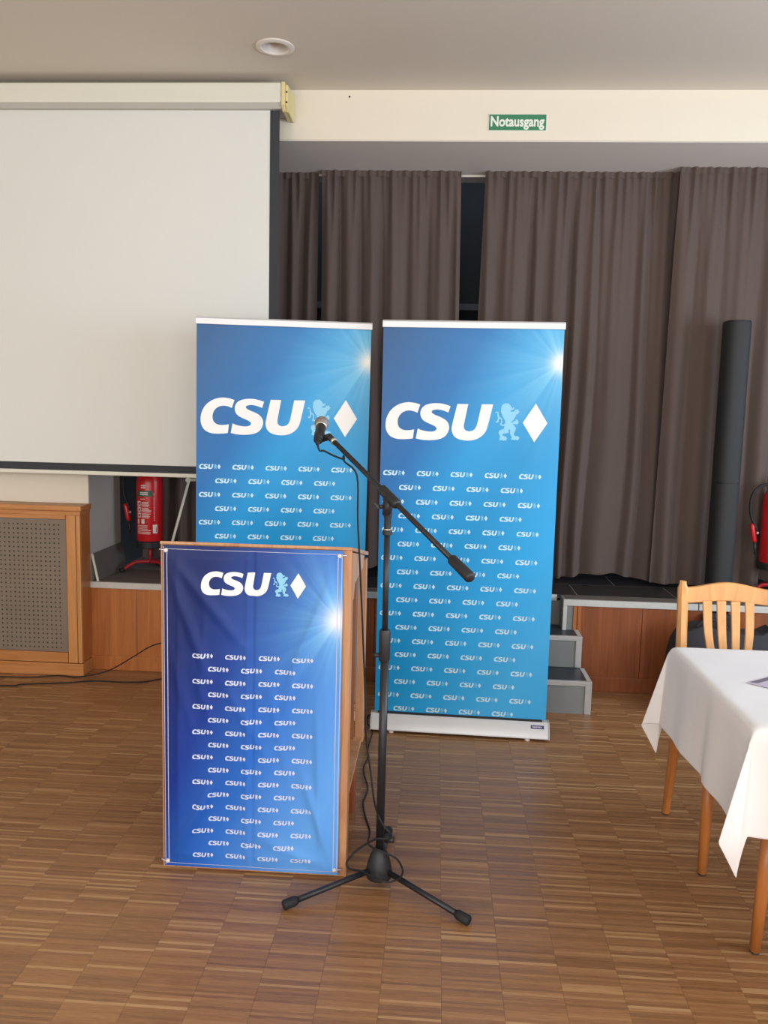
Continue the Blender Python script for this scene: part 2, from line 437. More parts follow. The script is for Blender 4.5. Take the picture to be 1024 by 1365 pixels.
struct('notch_riser', B(NX0, NX1, NYD, NYD+.012, .30, ZS-.036), M['riser'], st)
# top: edge laminate + tiles with pale joints
struct('edge_laminate', B(XW, NX0, YW+.012, YW+.12, ZS-.02, ZS).box(NX1+.02, 3.75, YW+.012, YW+.12, ZS-.02, ZS), M['stage_edge_tile'], st)
tw, td = .57, .31; y = YW+.12; row = 0
struct('tile_joint', B(XW, NX0, YW+.12, 6.0, ZS-.02, ZS-.003).box(NX1+.02, XR-.02, YW+.12, 6.0, ZS-.02, ZS-.003).box(NX0, NX1+.02, NYD+.01, 6.0, ZS-.02, ZS-.003), M['joint'], st)
while y < 5.9:
    y1 = y+td; x = .84-8*tw+(0 if row % 2 == 0 else .28)
    while x < XR-.1:
        a, b = max(x+.0045, XW+.004), min(x+tw-.0045, 3.75)
        if b-a > .03:
            m = M['stage_edge_tile'] if b < -1.2 else M['stage_tile']
            struct('stage_tile', B(a, b, y+.0045, y1-.0045, ZS-.015, ZS), m, st)
        x += tw
    y = y1; row += 1

# leaning board on the left reveal
lb = MB().prism([(-2.010, .690), (-2.000, .693), (-1.966, .531), (-1.978, .531)], 'y', 4.672, 5.115).build('leaning_board', M['board'], None, org=(-1.98, 4.9, .53), bevel=.001)
lb.location = (-1.98, 4.9, .53); tag(lb, 'grey laminate board leaning against the recess wall beside the left extinguisher', 'board')
e_ = MB().prism([(-2.010, .690), (-2.000, .693), (-1.966, .531), (-1.978, .531)], 'y', 4.664, 4.672).build('edge_band', M['metal_white'], lb, org=(-1.98, 4.9, .53))
e_['label'] = 'white front edge'

# ---------------------------------------------------------------- steps
sp_ = thing('stage_steps', 'grey two-tread steps with aluminium edges in front of the stage', 'steps', (.43, 4.257, 0))
SX0, SX1 = .0, .85
def L(o): return (.43, 4.257, 0)
def step(y0, y1, z0, z1, xr):
    z1t = z1
    B(SX0+.02, xr-.034, y0+.006, y0+.018, z0, z1-.022).build('riser', M['riser'], sp_, org=L(0))
    B(SX0, xr, y0, y0+.02, z1-.026, z1).build('nosing', M['alu'], sp_, org=L(0), bevel=.002)
    B(xr-.034, xr, y0, y0+.02, z0, z1-.026).build('front_post', M['alu'], sp_, org=L(0), bevel=.002)
    B(xr-.024, xr, y0+.02, y1, z1-.026, z1).build('side_rail', M['alu_dull'], sp_, org=L(0), bevel=.002)
    B(SX0, xr-.024, y0+.02, y1, z1-.02, z1-.002).build('tread', M['tread'], sp_, org=L(0))
    B(xr-.02, xr-.006, y0+.02, y1, z0, z1-.026).build('side_panel', M['riser'], sp_, org=L(0))
step(4.257, 4.50, 0, .178, .85)
step(4.50, 4.76, .178, .355, .832)
B(SX0, .832, 4.52, 4.76, 0, .17).build('carcass', M['riser'], sp_, org=L(0))

# ---------------------------------------------------------------- radiator cabinet
cb_ = thing('radiator_cover', 'orange wooden radiator cabinet with a taupe perforated front on the left', 'cabinet', (-2.6, 4.58, 0))
O = (-2.6, 4.58, 0); YF = 4.514; CX1 = -2.008
B(-3.9, CX1+.012, YF-.012, YW, .960, .991).build('top_board', M['cab_wood_h'], cb_, org=O, bevel=.005)
B(-3.9, CX1+.004, YF-.005, YW, .935, .960).build('top_moulding', M['cab_wood_h'], cb_, org=O, bevel=.004)
B(-3.9, -2.092, YF, YF+.02, .913, .935).build('top_rail', M['cab_wood_h'], cb_, org=O)
B(-3.9, -2.092, YF, YF+.02, .076, .135).build('bottom_rail', M['cab_wood_h'], cb_, org=O)
B(-2.088, -2.035, YF, YF+.02, .076, .935).build('stile', M['cab_wood'], cb_, org=O)
MB().prism([(-2.031, YF), (-2.018, YF-.004), (CX1, YF), (CX1, YF+.02), (-2.031, YF+.02)], 'z', .076, .935).build('corner_bead', M['cab_wood'], cb_, org=O)
B(CX1-.018, CX1-.0005, YF+.02, YW, .076, .935).build('side_panel', M['panel_wood'], cb_, org=O)
B(-3.9, CX1+.010, YF-.010, YW, 0, .072).build('plinth', M['cab_wood_h'], cb_, org=O, bevel=.004)
B(-3.9, -2.09, YF+.06, YF+.07, .14, .905).build('inner_back', M['hole'], cb_, org=O)
# perforated sheet, real holes
pp = MB(); px0, px1, pz0, pz1 = -2.97, -2.092, .137, .911; p = .0265; hr = .0038
B_ = .030
pp.box(px0, px1, YF+.006, YF+.010, pz0, pz0+.012).box(px0, px1, YF+.006, YF+.010, pz1-.02, pz1).box(px1-.030, px1, YF+.006, YF+.010, pz0+.012, pz1-.02)
gx1 = px1-.030; nz = int((pz1-.02-pz0-.012)/p); ph = (pz1-.02-pz0-.012)/nz; nx = int((gx1-px0)/p)
for i in range(nx):
    for j in range(nz):
        cx = gx1-(i+.5)*p; cz = pz0+.012+(j+.5)*ph
        k = len(pp.v)
        outer = [(cx-p/2, cz-ph/2), (cx+p/2, cz-ph/2), (cx+p/2, cz+ph/2), (cx-p/2, cz+ph/2)]
        inner = [(cx-hr, cz-hr), (cx+hr, cz-hr), (cx+hr, cz+hr), (cx-hr, cz+hr)]
        for q in outer+inner: pp.v.append((q[0], YF+.006, q[1]))
        for q in inner: pp.v.append((q[0], YF+.012, q[1]))
        for a in range(4):
            b = (a+1) % 4
            pp.f.append((k+a, k+b, k+4+b, k+4+a)); pp.f.append((k+4+a, k+4+b, k+8+b, k+8+a))
o = pp.build('perforated_sheet', M['peg'], cb_, org=O, fix=False)

# ---------------------------------------------------------------- projection screen
ps = thing('projection_screen', 'large white pull-down projection screen with black border under the ceiling', 'projection screen', (-2.0, 4.5, 3.12))
O = (-2.0, 4.5, 3.12)
SXL, SXR = -3.35, -.875
B(-3.45, -.862, 4.44, 4.62, 3.135, 3.236).build('casing', M['metal_white'], ps, org=O, bevel=.008)
MB().prism([(4.445, 3.135), (4.62, 3.135), (4.60, 3.112), (4.462, 3.112)], 'x', -3.45, -.862).build('casing_lip', plain('grey_underside', (186, 184, 174), .5), ps, org=O)
ec = MB().prism([(4.436, 3.237), (4.63, 3.243), (4.63, 3.10), (4.47, 3.10), (4.436, 3.125)], 'x', -.861, -.842).build('end_cap', M['yellow_plastic'], ps, org=O, bevel=.004)
ec['label'] = 'yellowed plastic end cap'
MB().prism([(4.445, 3.225), (4.64, 3.24), (4.64, 3.10), (4.48, 3.10), (4.445, 3.125)], 'x', -.842, -.827).build('wall_bracket', M['yellow_plastic'], ps, org=O, bevel=.004)
for z in (3.20, 3.15):
    MB().lathe([(.005, 0), (.005, .003)], (-.834, 4.4445, z-.012), 10, (0, 1, 0)).build('screw', M['hole'], ps, org=O)
def wave(x, z): return .006*math.sin(x*2.3+z*1.1)+.003*math.sin(x*5.1-z*1.7)
zb, zt = 1.235, 3.125
MB().grid(lambda u, v: (SXL+u*(-.928-SXL), 4.49+wave(u*2.4, v*1.9)*v*(1-v)*3, zb+v*(zt-zb)), 60, 30).build('screen_fabric', M['screen_white'], ps, org=O, smooth=True, fix=False)
MB().grid(lambda u, v: (-.928+u*.050, 4.49, 1.195+v*(zt-1.195)), 1, 2).build('black_border', M['screen_black'], ps, org=O, solid=.002)
MB().grid(lambda u, v: (SXL+u*(-.928-SXL), 4.49, 1.193+v*(zb-1.193)), 1, 1).build('black_border', M['screen_black'], ps, org=O, solid=.002)
B(SXL-.02, -.86, 4.477, 4.503, 1.172, 1.194).build('weight_bar', M['metal_white'], ps, org=O, bevel=.005)

# ---------------------------------------------------------------- emergency exit sign
sg = thing('exit_sign', 'green Notausgang emergency exit sign on the cream beam', 'sign', (.3725, YW, 3.108))
O = (.3725, YW, 3.108)
B(.218, .528, YW-.003, YW-.0002, 3.064, 3.152).build('sign_edge', M['sign_white'], sg, org=O, bevel=.001)
B(.222, .524, YW-.005, YW-.003, 3.068, 3.148).build('sign_plate', M['sign_green'], sg, org=O)
def text_obj(s, name, size, mat, parent, sx=1, bold=0.0, loc=(0, 0, 0)):
    cu = bpy.data.curves.new(name, 'FONT'); cu.body = s; cu.size = size; cu.align_x = 'CENTER'; cu.align_y = 'CENTER'
    cu.offset = bold; cu.extrude = .0004; cu.resolution_u = 4
    to = bpy.data.objects.new(name, cu); COL.objects.link(to)
    dg = bpy.context.evaluated_depsgraph_get(); dg.update()
    me = bpy.data.meshes.new_from_object(to.evaluated_get(dg)); bpy.data.objects.remove(to)
    for v in me.vertices:
        x, y, z = v.co; v.co = (x*sx+loc[0], loc[1]-z, y+loc[2])
    me.materials.clear(); me.materials.append(mat)
    o = bpy.data.objects.new(name, me); COL.objects.link(o); o.parent = parent
    return o
tx = text_obj('Notausgang', 'lettering', .071, M['sign_white'], sg, 1, .0020, (0, -.0056, .002))
xs = [v.co.x for v in tx.data.vertices]; k = .284/(max(xs)-min(xs)); mid = (max(xs)+min(xs))/2
for v in tx.data.vertices: v.co.x = (v.co.x-mid)*k

# ---------------------------------------------------------------- curtains
def curtain(name, x0t, x1t, x0b, x1b, zb, label, y0=YC, seed=1, fold=.115, hem=.0, zt=3.011, amp=.056):
    r = random.Random(seed); wid = x1t-x0t; n = max(2, int(wid/fold))
    ph = [0]
    for i in range(n): ph.append(ph[-1]+r.uniform(.45, 1.8))
    tot = ph[-1]; ph = [p_/tot for p_ in ph]
    am = [r.uniform(.4, 1.5) for _ in range(n+1)]
    drift = [r.uniform(-.35, .35) for _ in range(n+1)]
    def F(s, v):      # s 0..1 across, v 0 bottom .. 1 top
        s2 = min(1, max(0, s+(.012*math.sin(5*v+seed)+.010*math.sin(9*s+6*v+seed))*(1-v)))
        i = 0
        while i < n-1 and ph[i+1] < s2: i += 1
        q = (s2-ph[i])/(ph[i+1]-ph[i])
        a = am[i]*(1-q)+am[i+1]*q
        big = a*(.45*math.cos(2*PI*(i+q)+drift[i]*(1-v)*2)+.9*(.62-abs(math.sin(PI*(i+q)+drift[i]*(1-v)))**.75))
        fine = math.sin(2*PI*s*wid/.043+seed)*.5+math.sin(2*PI*s*wid/.071+2*seed)*.5
        wt = max(0, (v-.80)/.20)**1.2
        mid = .16*math.cos(2*PI*s*wid/.058+2.2*seed+1.5*v)*max(0, v-.35)
        return amp*((.62*(1-v)+.38)*(1-.7*wt)*big+mid)+.014*wt*fine
    nu = int(wid/.007); nv = 44
    def fn(u, v):
        xt = x0t+u*wid; xb = x0b+u*(x1b-x0b); g = v**1.0
        x = xb+(xt-xb)*g
        hz = zb+hem*math.sin(2*PI*u*wid/.85+seed)+.004*math.sin(u*wid*37)
        z = hz+(zt-hz)*(1-(1-v)**1.0)
        return (x, y0+F(u, v), z)
    org = ((x0b+x1b)/2, y0, zb)
    o = MB().grid(fn, nu, nv).build(name, M['curtain'], None, org=org, smooth=True, fix=False)
    o.location = org; tag(o, label, 'curtain')
    hd = MB().grid(lambda u, v: (x0t+u*wid, y0-.004+.013*(math.sin(2*PI*u*wid/.043+seed)*.5+math.sin(2*PI*u*wid/.071+2*seed)*.5), zt-.034+v*.038+.002*math.sin(u*wid*90)), nu, 3)
    hd.build('gathered_heading', M['curtain'], o, org=org, smooth=True, fix=False)
    return o
curtain('curtain', -1.94, -.782, -1.94, -.79, .575, 'taupe curtain panel at the far left, mostly behind the projection screen', seed=3, y0=YC+.05)
curtain('curtain', -.752, .094, -.745, .135, .575, 'taupe curtain panel above the gap between the two roll-up banners', seed=5)
curtain('curtain', .240, 1.40, .20, 1.42, .556, 'wide taupe curtain panel right of the dark gap', seed=8, hem=.026, fold=.125)
curtain('curtain', 1.362, 1.99, 1.335, 1.99, .552, 'taupe curtain panel behind the black column loudspeaker', seed=11, y0=YC-.105, fold=.15, amp=.040)
curtain('curtain', 1.96, 3.4, 1.96, 3.4, .575, 'taupe curtain panel at the far right behind the right extinguisher', seed=14, y0=YC+.01, fold=.16)
rl = B(XW+.01, 3.6, YC+.075, YC+.10, 3.000, 3.012).build('curtain_rail', M['fitting'], None, org=(0, YC, 3.0)); rl.location = (0, YC, 3.0)
tag(rl, 'slim pale curtain rail fixed under the beam soffit', 'curtain rail')

# ---------------------------------------------------------------- logo artwork (party lettering, lion and lozenge)
LC = [(215,218),(178,229),(131,232),(79,218),(33,184),(7,137),(0,91),(6,52),(28,19),(65,3),(104,0),(151,3),(175,7),(181,63),(149,57),(116,57),(89,70),(77,93),(77,126),(91,155),(117,175),(146,181),(175,177),(199,167)]
LS = [(403,212),(368,224),(322,230),(276,226),(237,211),(217,182),(218,145),(237,119),(273,102),(307,89),(323,75),(318,61),(297,52),(262,53),(226,60),(204,70),(193,8),(233,-1),(290,-2),(342,6),(377,25),(397,58),(400,92),(382,123),(347,143),(311,155),(289,168),(286,178),(298,187),(327,191),(359,185),(391,173)]
LU = [(445,227),(512,227),(492,116),(488,83),(500,64),(525,59),(551,67),(566,88),(573,112),(595,228),(665,229),(637,94),(623,54),(592,23),(553,5),(501,1),(454,10),(425,32),(413,66),(416,95)]
LION = [(715,215),(724,229),(739,237),(757,238),(769,228),(778,215),(786,208),(788,216),(796,213),(794,203),(783,198),(772,192),(775,187),(786,187),(797,190),(801,202),(812,200),(821,204),(821,193),(830,188),(822,182),(820,173),(809,171),(805,157),(799,148),(795,137),(782,127),(778,120),(790,121),(793,130),(804,130),(806,140),(817,139),(824,128),(823,117),(814,108),(805,113),(794,112),(787,113),(801,101),(811,85),(805,69),(800,56),(799,44),(808,38),(824,38),(834,29),(829,16),(820,11),(811,18),(803,10),(795,17),(787,12),(783,23),(788,31),(781,39),(775,51),(775,69),(773,80),(766,75),(767,57),(749,53),(731,49),(730,38),(750,34),(758,23),(752,7),(744,11),(737,6),(728,12),(719,8),(710,13),(712,24),(716,31),(710,42),(704,55),(708,69),(723,76),(737,81),(738,95),(740,99),(725,98),(712,103),(713,112),(719,126),(716,139),(709,143),(704,137),(703,123),(695,117),(685,120),(683,127),(692,126),(695,134),(698,145),(693,161),(695,175),(688,179),(680,175),(681,183),(690,187),(699,181),(701,168),(707,152),(718,149),(724,139),(726,124),(721,112),(724,107),(736,108),(743,117),(741,131),(732,146),(722,162),(719,175),(713,188),(716,202)]
DIA = [(925,240),(1000,121),(925,3),(850,121)]
def chaikin(P, sharp):
    """round a closed outline, keeping the corners whose index is in sharp"""
    n = len(P); out = []
    for i in range(n):
        a, b, c = P[i-1], P[i], P[(i+1) % n]
        if i in sharp: out.append(b)
        else:
            out.append((b[0]*.75+a[0]*.25, b[1]*.75+a[1]*.25)); out.append((b[0]*.75+c[0]*.25, b[1]*.75+c[1]*.25))
    return out
SHAPES = dict(
    letter_c=chaikin(LC, {0, 12, 13, 23}), letter_s=chaikin(LS, {0, 15, 16, 31}), letter_u=chaikin(LU, {0, 1, 9, 10}), lion=LION, lozenge=DIA)
SMALL = dict(
    letter_c=LC, letter_s=LS, letter_u=LU,
    lion=[(715,215),(740,238),(770,228),(786,210),(776,190),(800,200),(822,200),(820,173),(805,157),(780,122),(820,135),(810,108),(787,113),(808,85),(799,44),(830,30),(820,12),(787,12),(775,69),(767,57),(731,49),(756,28),(752,7),(712,10),(704,55),(737,90),(712,103),(700,125),(686,122),(700,180),(707,152),(724,139),(743,117),(719,175)],
    lozenge=DIA)
def shape_mesh(polys, W, x, z, cut=None, zmin=None):
    """triangulated flat shapes, width W, lower-left at (x,z); optional cutting grid for draped prints"""
    bm = bmesh.new(); s = W/1000
    for P in polys:
        vs = [bm.verts.new((x+p_[0]*s, 0, z+p_[1]*s)) for p_ in P]
        es = [bm.edges.new((vs[i], vs[(i+1) % len(vs)])) for i in range(len(vs))]
        bmesh.ops.triangle_fill(bm, use_beauty=True, edges=es)
    if zmin is not None:
        bmesh.ops.bisect_plane(bm, geom=bm.verts[:]+bm.edges[:]+bm.faces[:], plane_co=(0, 0, zmin), plane_no=(0, 0, -1), clear_outer=True)
    if cut:
        for ax, no in ((0, (1, 0, 0)), (2, (0, 0, 1))):
            lo = min(v.co[ax] for v in bm.verts); hi = max(v.co[ax] for v in bm.verts)
            k = lo+cut
            while k < hi:
                co = [0, 0, 0]; co[ax] = k
                bmesh.ops.bisect_plane(bm, geom=bm.verts[:]+bm.edges[:]+bm.faces[:], plane_co=co, plane_no=no)
                k += cut
    return bm
def put_print(name, bm, mat, parent, yfun):
    for v in bm.verts: v.co.y = yfun(v.co.x, v.co.z)
    bmesh.ops.recalc_face_normals(bm, faces=bm.faces)
    # face the viewer side (-Y)
    for f in bm.faces:
        if f.normal.y > 0: f.normal_flip()
    me = bpy.data.meshes.new(name); bm.to_mesh(me); bm.free(); me.materials.append(mat)
    for p_ in me.polygons: p_.use_smooth = True
    o = bpy.data.objects.new(name, me); COL.objects.link(o); o.parent = parent
    return o
def small_logos(items, W, parent, m1, m2, yfun, cut=None, zmin=None):
    """every small printed logo is a piece of its own; slot 0 letters and lozenge, slot 1 lion"""
    for (x, z) in items:
        bm = shape_mesh([SMALL['letter_c'], SMALL['letter_s'], SMALL['letter_u'], DIA], W, x, z, cut, zmin if z < .13 else None)
        n0 = len(bm.faces)
        b2 = shape_mesh([SMALL['lion']], W, x, z, cut, zmin if z < .13 else None)
        me = bpy.data.meshes.new('tmp'); b2.to_mesh(me); b2.free(); bm.from_mesh(me); bpy.data.meshes.remove(me)
        bm.faces.ensure_lookup_table()
        for f in bm.faces[n0:]: f.material_index = 1
        o = put_print('printed_logo', bm, m1, parent, yfun)
        o.data.materials.append(m2)

# ---------------------------------------------------------------- roll-up banners
def rollup(loc, rz, label, seed, badge):
    t = thing('rollup_banner', label, 'banner', loc, rz, 'blue roll-up banners')
    def yf(x, z):
        return .0035*math.sin(x*6+seed)*math.sin((z-.1)*1.7)+.0012*math.sin(z*9+x*3+seed)
    W2 = .417; z0, z1 = .092, 1.960
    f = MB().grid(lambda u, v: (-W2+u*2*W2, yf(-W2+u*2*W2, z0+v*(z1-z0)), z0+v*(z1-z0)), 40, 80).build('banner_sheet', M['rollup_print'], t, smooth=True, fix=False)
    d = -.0007
    LWd = .757; lx = -.398; lz = 1.432
    for nme in ('letter_c', 'letter_s', 'letter_u', 'lozenge'):
        put_print(nme, shape_mesh([SHAPES[nme]], LWd, lx, lz, .03), M['print_white'], f, lambda x, z: yf(x, z)+d)
    put_print('lion_emblem', shape_mesh([SHAPES['lion']], LWd, lx, lz, .03), M['print_lion'], f, lambda x, z: yf(x, z)+d)
    items = []
    for r in range(18):
        zz = 1.272-r*.0683
        for k in range(5 if r % 2 == 0 else 4):
            items.append((-.403+k*.1605+(.078 if r % 2 else 0), zz-.012))
    small_logos(items, .104, f, M['print_pale'], M['print_lion2'], lambda x, z: yf(x, z)+d, None, z0+.002)
    # top clamp rail
    MB().prism([(-.010, 1.952), (-.011, 1.979), (-.004, 1.986), (.008, 1.986), (.012, 1.979), (.010, 1.952)], 'x', -.421, .421).build('top_rail', M['banner_base'], t, bevel=.001)
    # base cassette: sloped front
    MB().prism([(-.052, .014), (-.050, .030), (-.018, .074), (-.008, .084), (.030, .084), (.060, .060), (.075, .014)], 'x', -.429, .429).build('base_cassette', M['banner_base'], t, smooth='auto', bevel=.002)
    for s in (-1, 1):
        MB().prism([(-.053, .012), (-.051, .031), (-.018, .077), (-.008, .086), (.030, .086), (.062, .062), (.077, .012)], 'x', s*.430, s*.434).build('end_cap', M['banner_base'], t, bevel=.001)
        MB().lathe([(.012, 0), (.014, .004), (.010, .014)], (s*.33, -.035, 0), 14).build('foot', M['fitting'], t, smooth='auto')
        MB().lathe([(.012, 0), (.014, .004), (.010, .014)], (s*.33, .055, 0), 14).build('foot', M['fitting'], t, smooth='auto')
    B(-.40, .40, -.006, .004, .0835, .094).build('sheet_slot', M['black'], t)
    MB().tube([(0, .022, .08), (0, .016, 1.97)], .008, 10).build('support_pole', M['alu'], t, smooth=True)
    # small blue badge on the slope of the cassette
    n = Vector((0, -.044, .032)).normalized()
    def onslope(x, s_, off):
        a = Vector((x, -.050, .030)); b = Vector((x, -.018, .074)); return a.lerp(b, s_)+n*off
    if badge:
        m_ = MB(); q = [onslope(.345, .62, .0012), onslope(.408, .62, .0012), onslope(.408, .94, .0012), onslope(.345, .94, .0012)]
        q2 = [p_-n*.0011 for p_ in q]
        m_.add(q+q2, [(0, 1, 2, 3), (4, 7, 6, 5), (0, 4, 5, 1), (1, 5, 6, 2), (2, 6, 7, 3), (3, 7, 4, 0)])
        bd = m_.build('maker_badge', M['badge'], t)
        m2 = MB()
        for i in range(6):
            x = .354+i*.0075; q = [onslope(x, .72, .0016), onslope(x+.005, .72, .0016), onslope(x+.005, .84, .0016), onslope(x, .84, .0016)]
            m2.add(q, [(0, 1, 2, 3)])
        m2.build('badge_print', M['label_white'], bd, fix=False)
    return t
# right banner: base centre and yaw from its two base corners
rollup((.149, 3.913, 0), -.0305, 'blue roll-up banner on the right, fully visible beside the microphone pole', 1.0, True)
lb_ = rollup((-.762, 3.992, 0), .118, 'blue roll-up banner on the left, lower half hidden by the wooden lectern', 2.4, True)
lb_.rotation_euler[1] = .007

# ---------------------------------------------------------------- lectern
LO = (-.573, 2.9, 0)
lc = thing('lectern', 'wooden lectern with open right side behind the navy cloth banner', 'lectern', LO)
X0, X1 = -.888, -.262
B(X0, X1, 2.600, 2.618, 0, 1.113).build('front_board', M['lect_wood'], lc, org=LO, bevel=.002)
for s, a in ((-1, X0), (1, X1-.032)):
    B(a, a+.032, 2.618, 2.662, 0, 1.09).build('front_post', M['lect_wood'], lc, org=LO, bevel=.003)
    xa = a+.006
    if s < 0: B(xa, xa+.018, 2.690, 3.17, .265, .99).build('side_panel', M['lect_side'], lc, org=LO)
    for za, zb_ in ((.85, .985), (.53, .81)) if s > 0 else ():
        B(xa+(.0 if s < 0 else .010), xa+(.012 if s < 0 else .022), 2.6625, 2.668, za, zb_).build('pale_strip', M['metal_white'], lc, org=LO)  # thin pale strips just behind the right front post
    xb = a-.004 if s < 0 else a+.018
    MB().prism([(2.618, 1.102), (3.02, 1.026), (3.02, .985), (2.70, .985), (2.664, .94), (2.618, .94)], 'x', xb, xb+.016).build('desk_cheek', M['lect_wood'], lc, org=LO)
    B(a, a+.034, 3.155, 3.20, .245, .985).build('rear_post', M['lect_wood'], lc, org=LO, bevel=.002)
    lg = B(xa-.03 if s > 0 else xa+.02, xa+.008 if s > 0 else xa+.058, 3.05, 3.11, 0, .262).build('leg', M['lect_red'], lc, org=LO, bevel=.002)
MB().prism([(2.592, 1.113), (2.592, 1.124), (3.235, 1.004), (3.235, .988)], 'x', X0, X1+.002).build('desk_top', M['lect_wood'], lc, org=LO, bevel=.003)
B(X0+.006, X1-.004, 2.62, 3.19, .245, .264).build('shelf', M['lect_wood'], lc, org=LO, bevel=.001)
B(X0+.03, X1-.034, 3.13, 3.15, .265, .99).build('back_panel', M['lect_side'], lc, org=LO)

# navy cloth banner pinned to the lectern's front (a thing of its own: it can be lifted off)
BO = (-.583, 2.592, 0)
nb = thing('cloth_banner', 'navy blue cloth banner pinned by white studs to the front of the lectern', 'banner', BO)
CW = .295; cz0, cz1 = .012, 1.112
def seg(x, z, ax, az, bx, bz, w_, amp):
    """a crease running from a to b, width w_, fading at its ends"""
    dx, dz = bx-ax, bz-az; l2 = dx*dx+dz*dz; t_ = ((x-ax)*dx+(z-az)*dz)/l2
    if t_ < -.1 or t_ > 1.1: return 0
    d2 = (x-ax-t_*dx)**2+(z-az-t_*dz)**2
    return amp*math.exp(-d2/(w_*w_))*max(0, math.sin(PI*min(1, max(0, (t_+.1)/1.2))))
CR = [(-.29, 1.09, -.14, .66, .018, .010), (-.28, 1.09, -.02, .78, .02, .008), (.29, 1.09, .13, .70, .016, .009), (.27, 1.08, .02, .80, .02, .006),
      (-.29, .02, -.10, .34, .02, .009), (.29, .02, .17, .36, .016, .010), (.28, .02, .02, .14, .02, .006), (-.24, .98, -.24, .20, .012, .006),
      (.215, .62, .235, .10, .012, .006), (-.09, .66, .06, .40, .02, .005), (.10, .50, -.05, .22, .02, .005), (-.2, .75, -.13, .5, .02, .005), (-.12, .4, -.2, .12, .02, .005), (.16, .80, .10, .52, .015, .005), (-.28, .80, -.2, .50, .015, .005), (-.15, .95, -.17, .62, .012, .004), (.05, .7, .12, .35, .014, .004)]
def drape(x, z):
    edge_ = min(1, (CW-abs(x))/.05)*min(1, (z-cz0)/.05+.02)*min(1, (cz1-z)/.04+.02)
    y = .0
    for c_ in CR: y += seg(x, z, *c_)
    y += .003*math.sin(x*23+z*4)+.0025*math.sin(x*11-z*9+1)
    y += -.005*math.exp(-((x-.004)/.006)**2)+.003*math.exp(-((x+.012)/.010)**2)   # centre fold
    return -.004-max(0, edge_)*(y+.008)
sheet = MB().grid(lambda u, v: (-CW+u*2*CW, drape(-CW+u*2*CW, cz0+v*(cz1-cz0)), cz0+v*(cz1-cz0)), 118, 200).build('cloth_sheet', M['lectern_print'], nb, smooth=True, fix=False)
dd = -.0012
LWd = .343; lx = -.165; lz = .954
def lskew(x, z): return drape(x, z)+dd
for nme in ('letter_c', 'letter_s', 'letter_u', 'lozenge'):
    put_print(nme, shape_mesh([SHAPES[nme]], LWd, lx, lz, .006), M['print_white'], sheet, lskew)
put_print('lion_emblem', shape_mesh([SHAPES['lion']], LWd, lx, lz, .006), M['print_lion'], sheet, lskew)
items = []
for r in range(17):
    zz = .742-r*.0431
    for k in range(4 if r % 2 == 0 else 3):
        items.append((-.196+k*.1105+(.053 if r % 2 else 0), zz))
small_logos(items, .0695, sheet, M['print_lectern'], M['print_lectern'], lskew, .012)
def ribbon(a, b, w_, n=80):
    return MB().grid(lambda u, v: (lambda x, z: (x, drape(x, z)-.0010, z))(a[0]+(b[0]-a[0])*v+(u-.5)*w_*(0 if a[0] != b[0] else 1), a[1]+(b[1]-a[1])*v+(u-.5)*w_*(1 if a[0] != b[0] else 0)), 1, n)
st_ = ribbon((-CW+.004, cz0+.004), (-CW+.004, cz1-.004), .0022); st_.grid(lambda u, v: (-CW+.016+(u-.5)*.0022, drape(-CW+.016, cz0+.01+v*(cz1-cz0-.02))-.001, cz0+.01+v*(cz1-cz0-.02)), 1, 80)
for xx in (CW-.004, CW-.016): st_.grid(lambda u, v, xx=xx: (xx+(u-.5)*.0022, drape(xx, cz0+.01+v*(cz1-cz0-.02))-.001, cz0+.01+v*(cz1-cz0-.02)), 1, 80)
for zz in (cz0+.012, cz1-.012): st_.grid(lambda u, v, zz=zz: (-CW+.016+u*(2*CW-.032), drape(-CW+.016+u*(2*CW-.032), zz)-.001, zz+(v-.5)*.0014), 80, 1)
st_.build('hem_stitching', M['stitch'], nb, fix=False)
for s in (-1, 1):
    for z in (.030, 1.095):
        MB().lathe([(.0072, 0), (.0072, -.002), (.005, -.005), (.001, -.006)], (s*(CW-.012), -.006, z), 16, (0, 1, 0)).build('stud', M['label_white'], nb, smooth='auto')
        # short cord from the eyelet round the board's edge
        MB().tube([(s*(CW-.012), -.010, z), (s*(CW+.002), -.008, z+.003), (s*(CW+.010), -.003, z+.002), (s*(CW+.012), .004, z)], .0018, 6).build('tie_cord', M['stitch'], nb, smooth=True)

# ---------------------------------------------------------------- microphone stand
MX, MY = -.148, 2.56
MO = (MX, MY, 0)
ms = thing('microphone_stand', 'black boom microphone stand on three legs in front of the lectern edge', 'microphone stand', MO)
MB().lathe([(.030, .026), (.042, .034), (.044, .050), (.040, .075), (.032, .105), (.024, .122), (.018, .130)], (MX, MY, 0), 28).build('base_hub', M['black'], ms, org=MO, smooth='auto')
feet = [(-.437, 2.395), (.144, 2.373), (-.136, 2.904)]
for fx, fy in feet:
    d = Vector((fx-MX, fy-MY, 0)); L0 = d.length; d.normalize()
    a = Vector((MX, MY, .062))+d*.030; b = Vector((MX, MY, .019))+d*(L0-.03)
    lg = MB().tube([a, b], .0095, 12).build('leg', M['black_metal'], ms, org=MO, smooth=True)
    dr = (b-a).normalized()
    MB().tube([b-dr*.018, b-dr*.008, b+dr*.026, b+dr*.030], [.0125, .0155, .0165, .013], 14).build('rubber_foot', M['black_rubber'], lg, org=MO, smooth=True)
MB().tube([(MX, MY, .12), (MX+.002, MY, .80)], .0135, 14).build('lower_tube', M['black_metal'], ms, org=MO, smooth=True)
MB().tube([(MX, MY, .80), (MX-.001, MY, 1.215)], .0095, 14).build('upper_tube', M['black_metal'], ms, org=MO, smooth=True)
cl = MB().lathe([(.016, .765), (.0185, .77), (.0185, .86), (.016, .868)], (MX, MY, 0), 20).build('height_clutch', M['black'], ms, org=MO, smooth='auto')
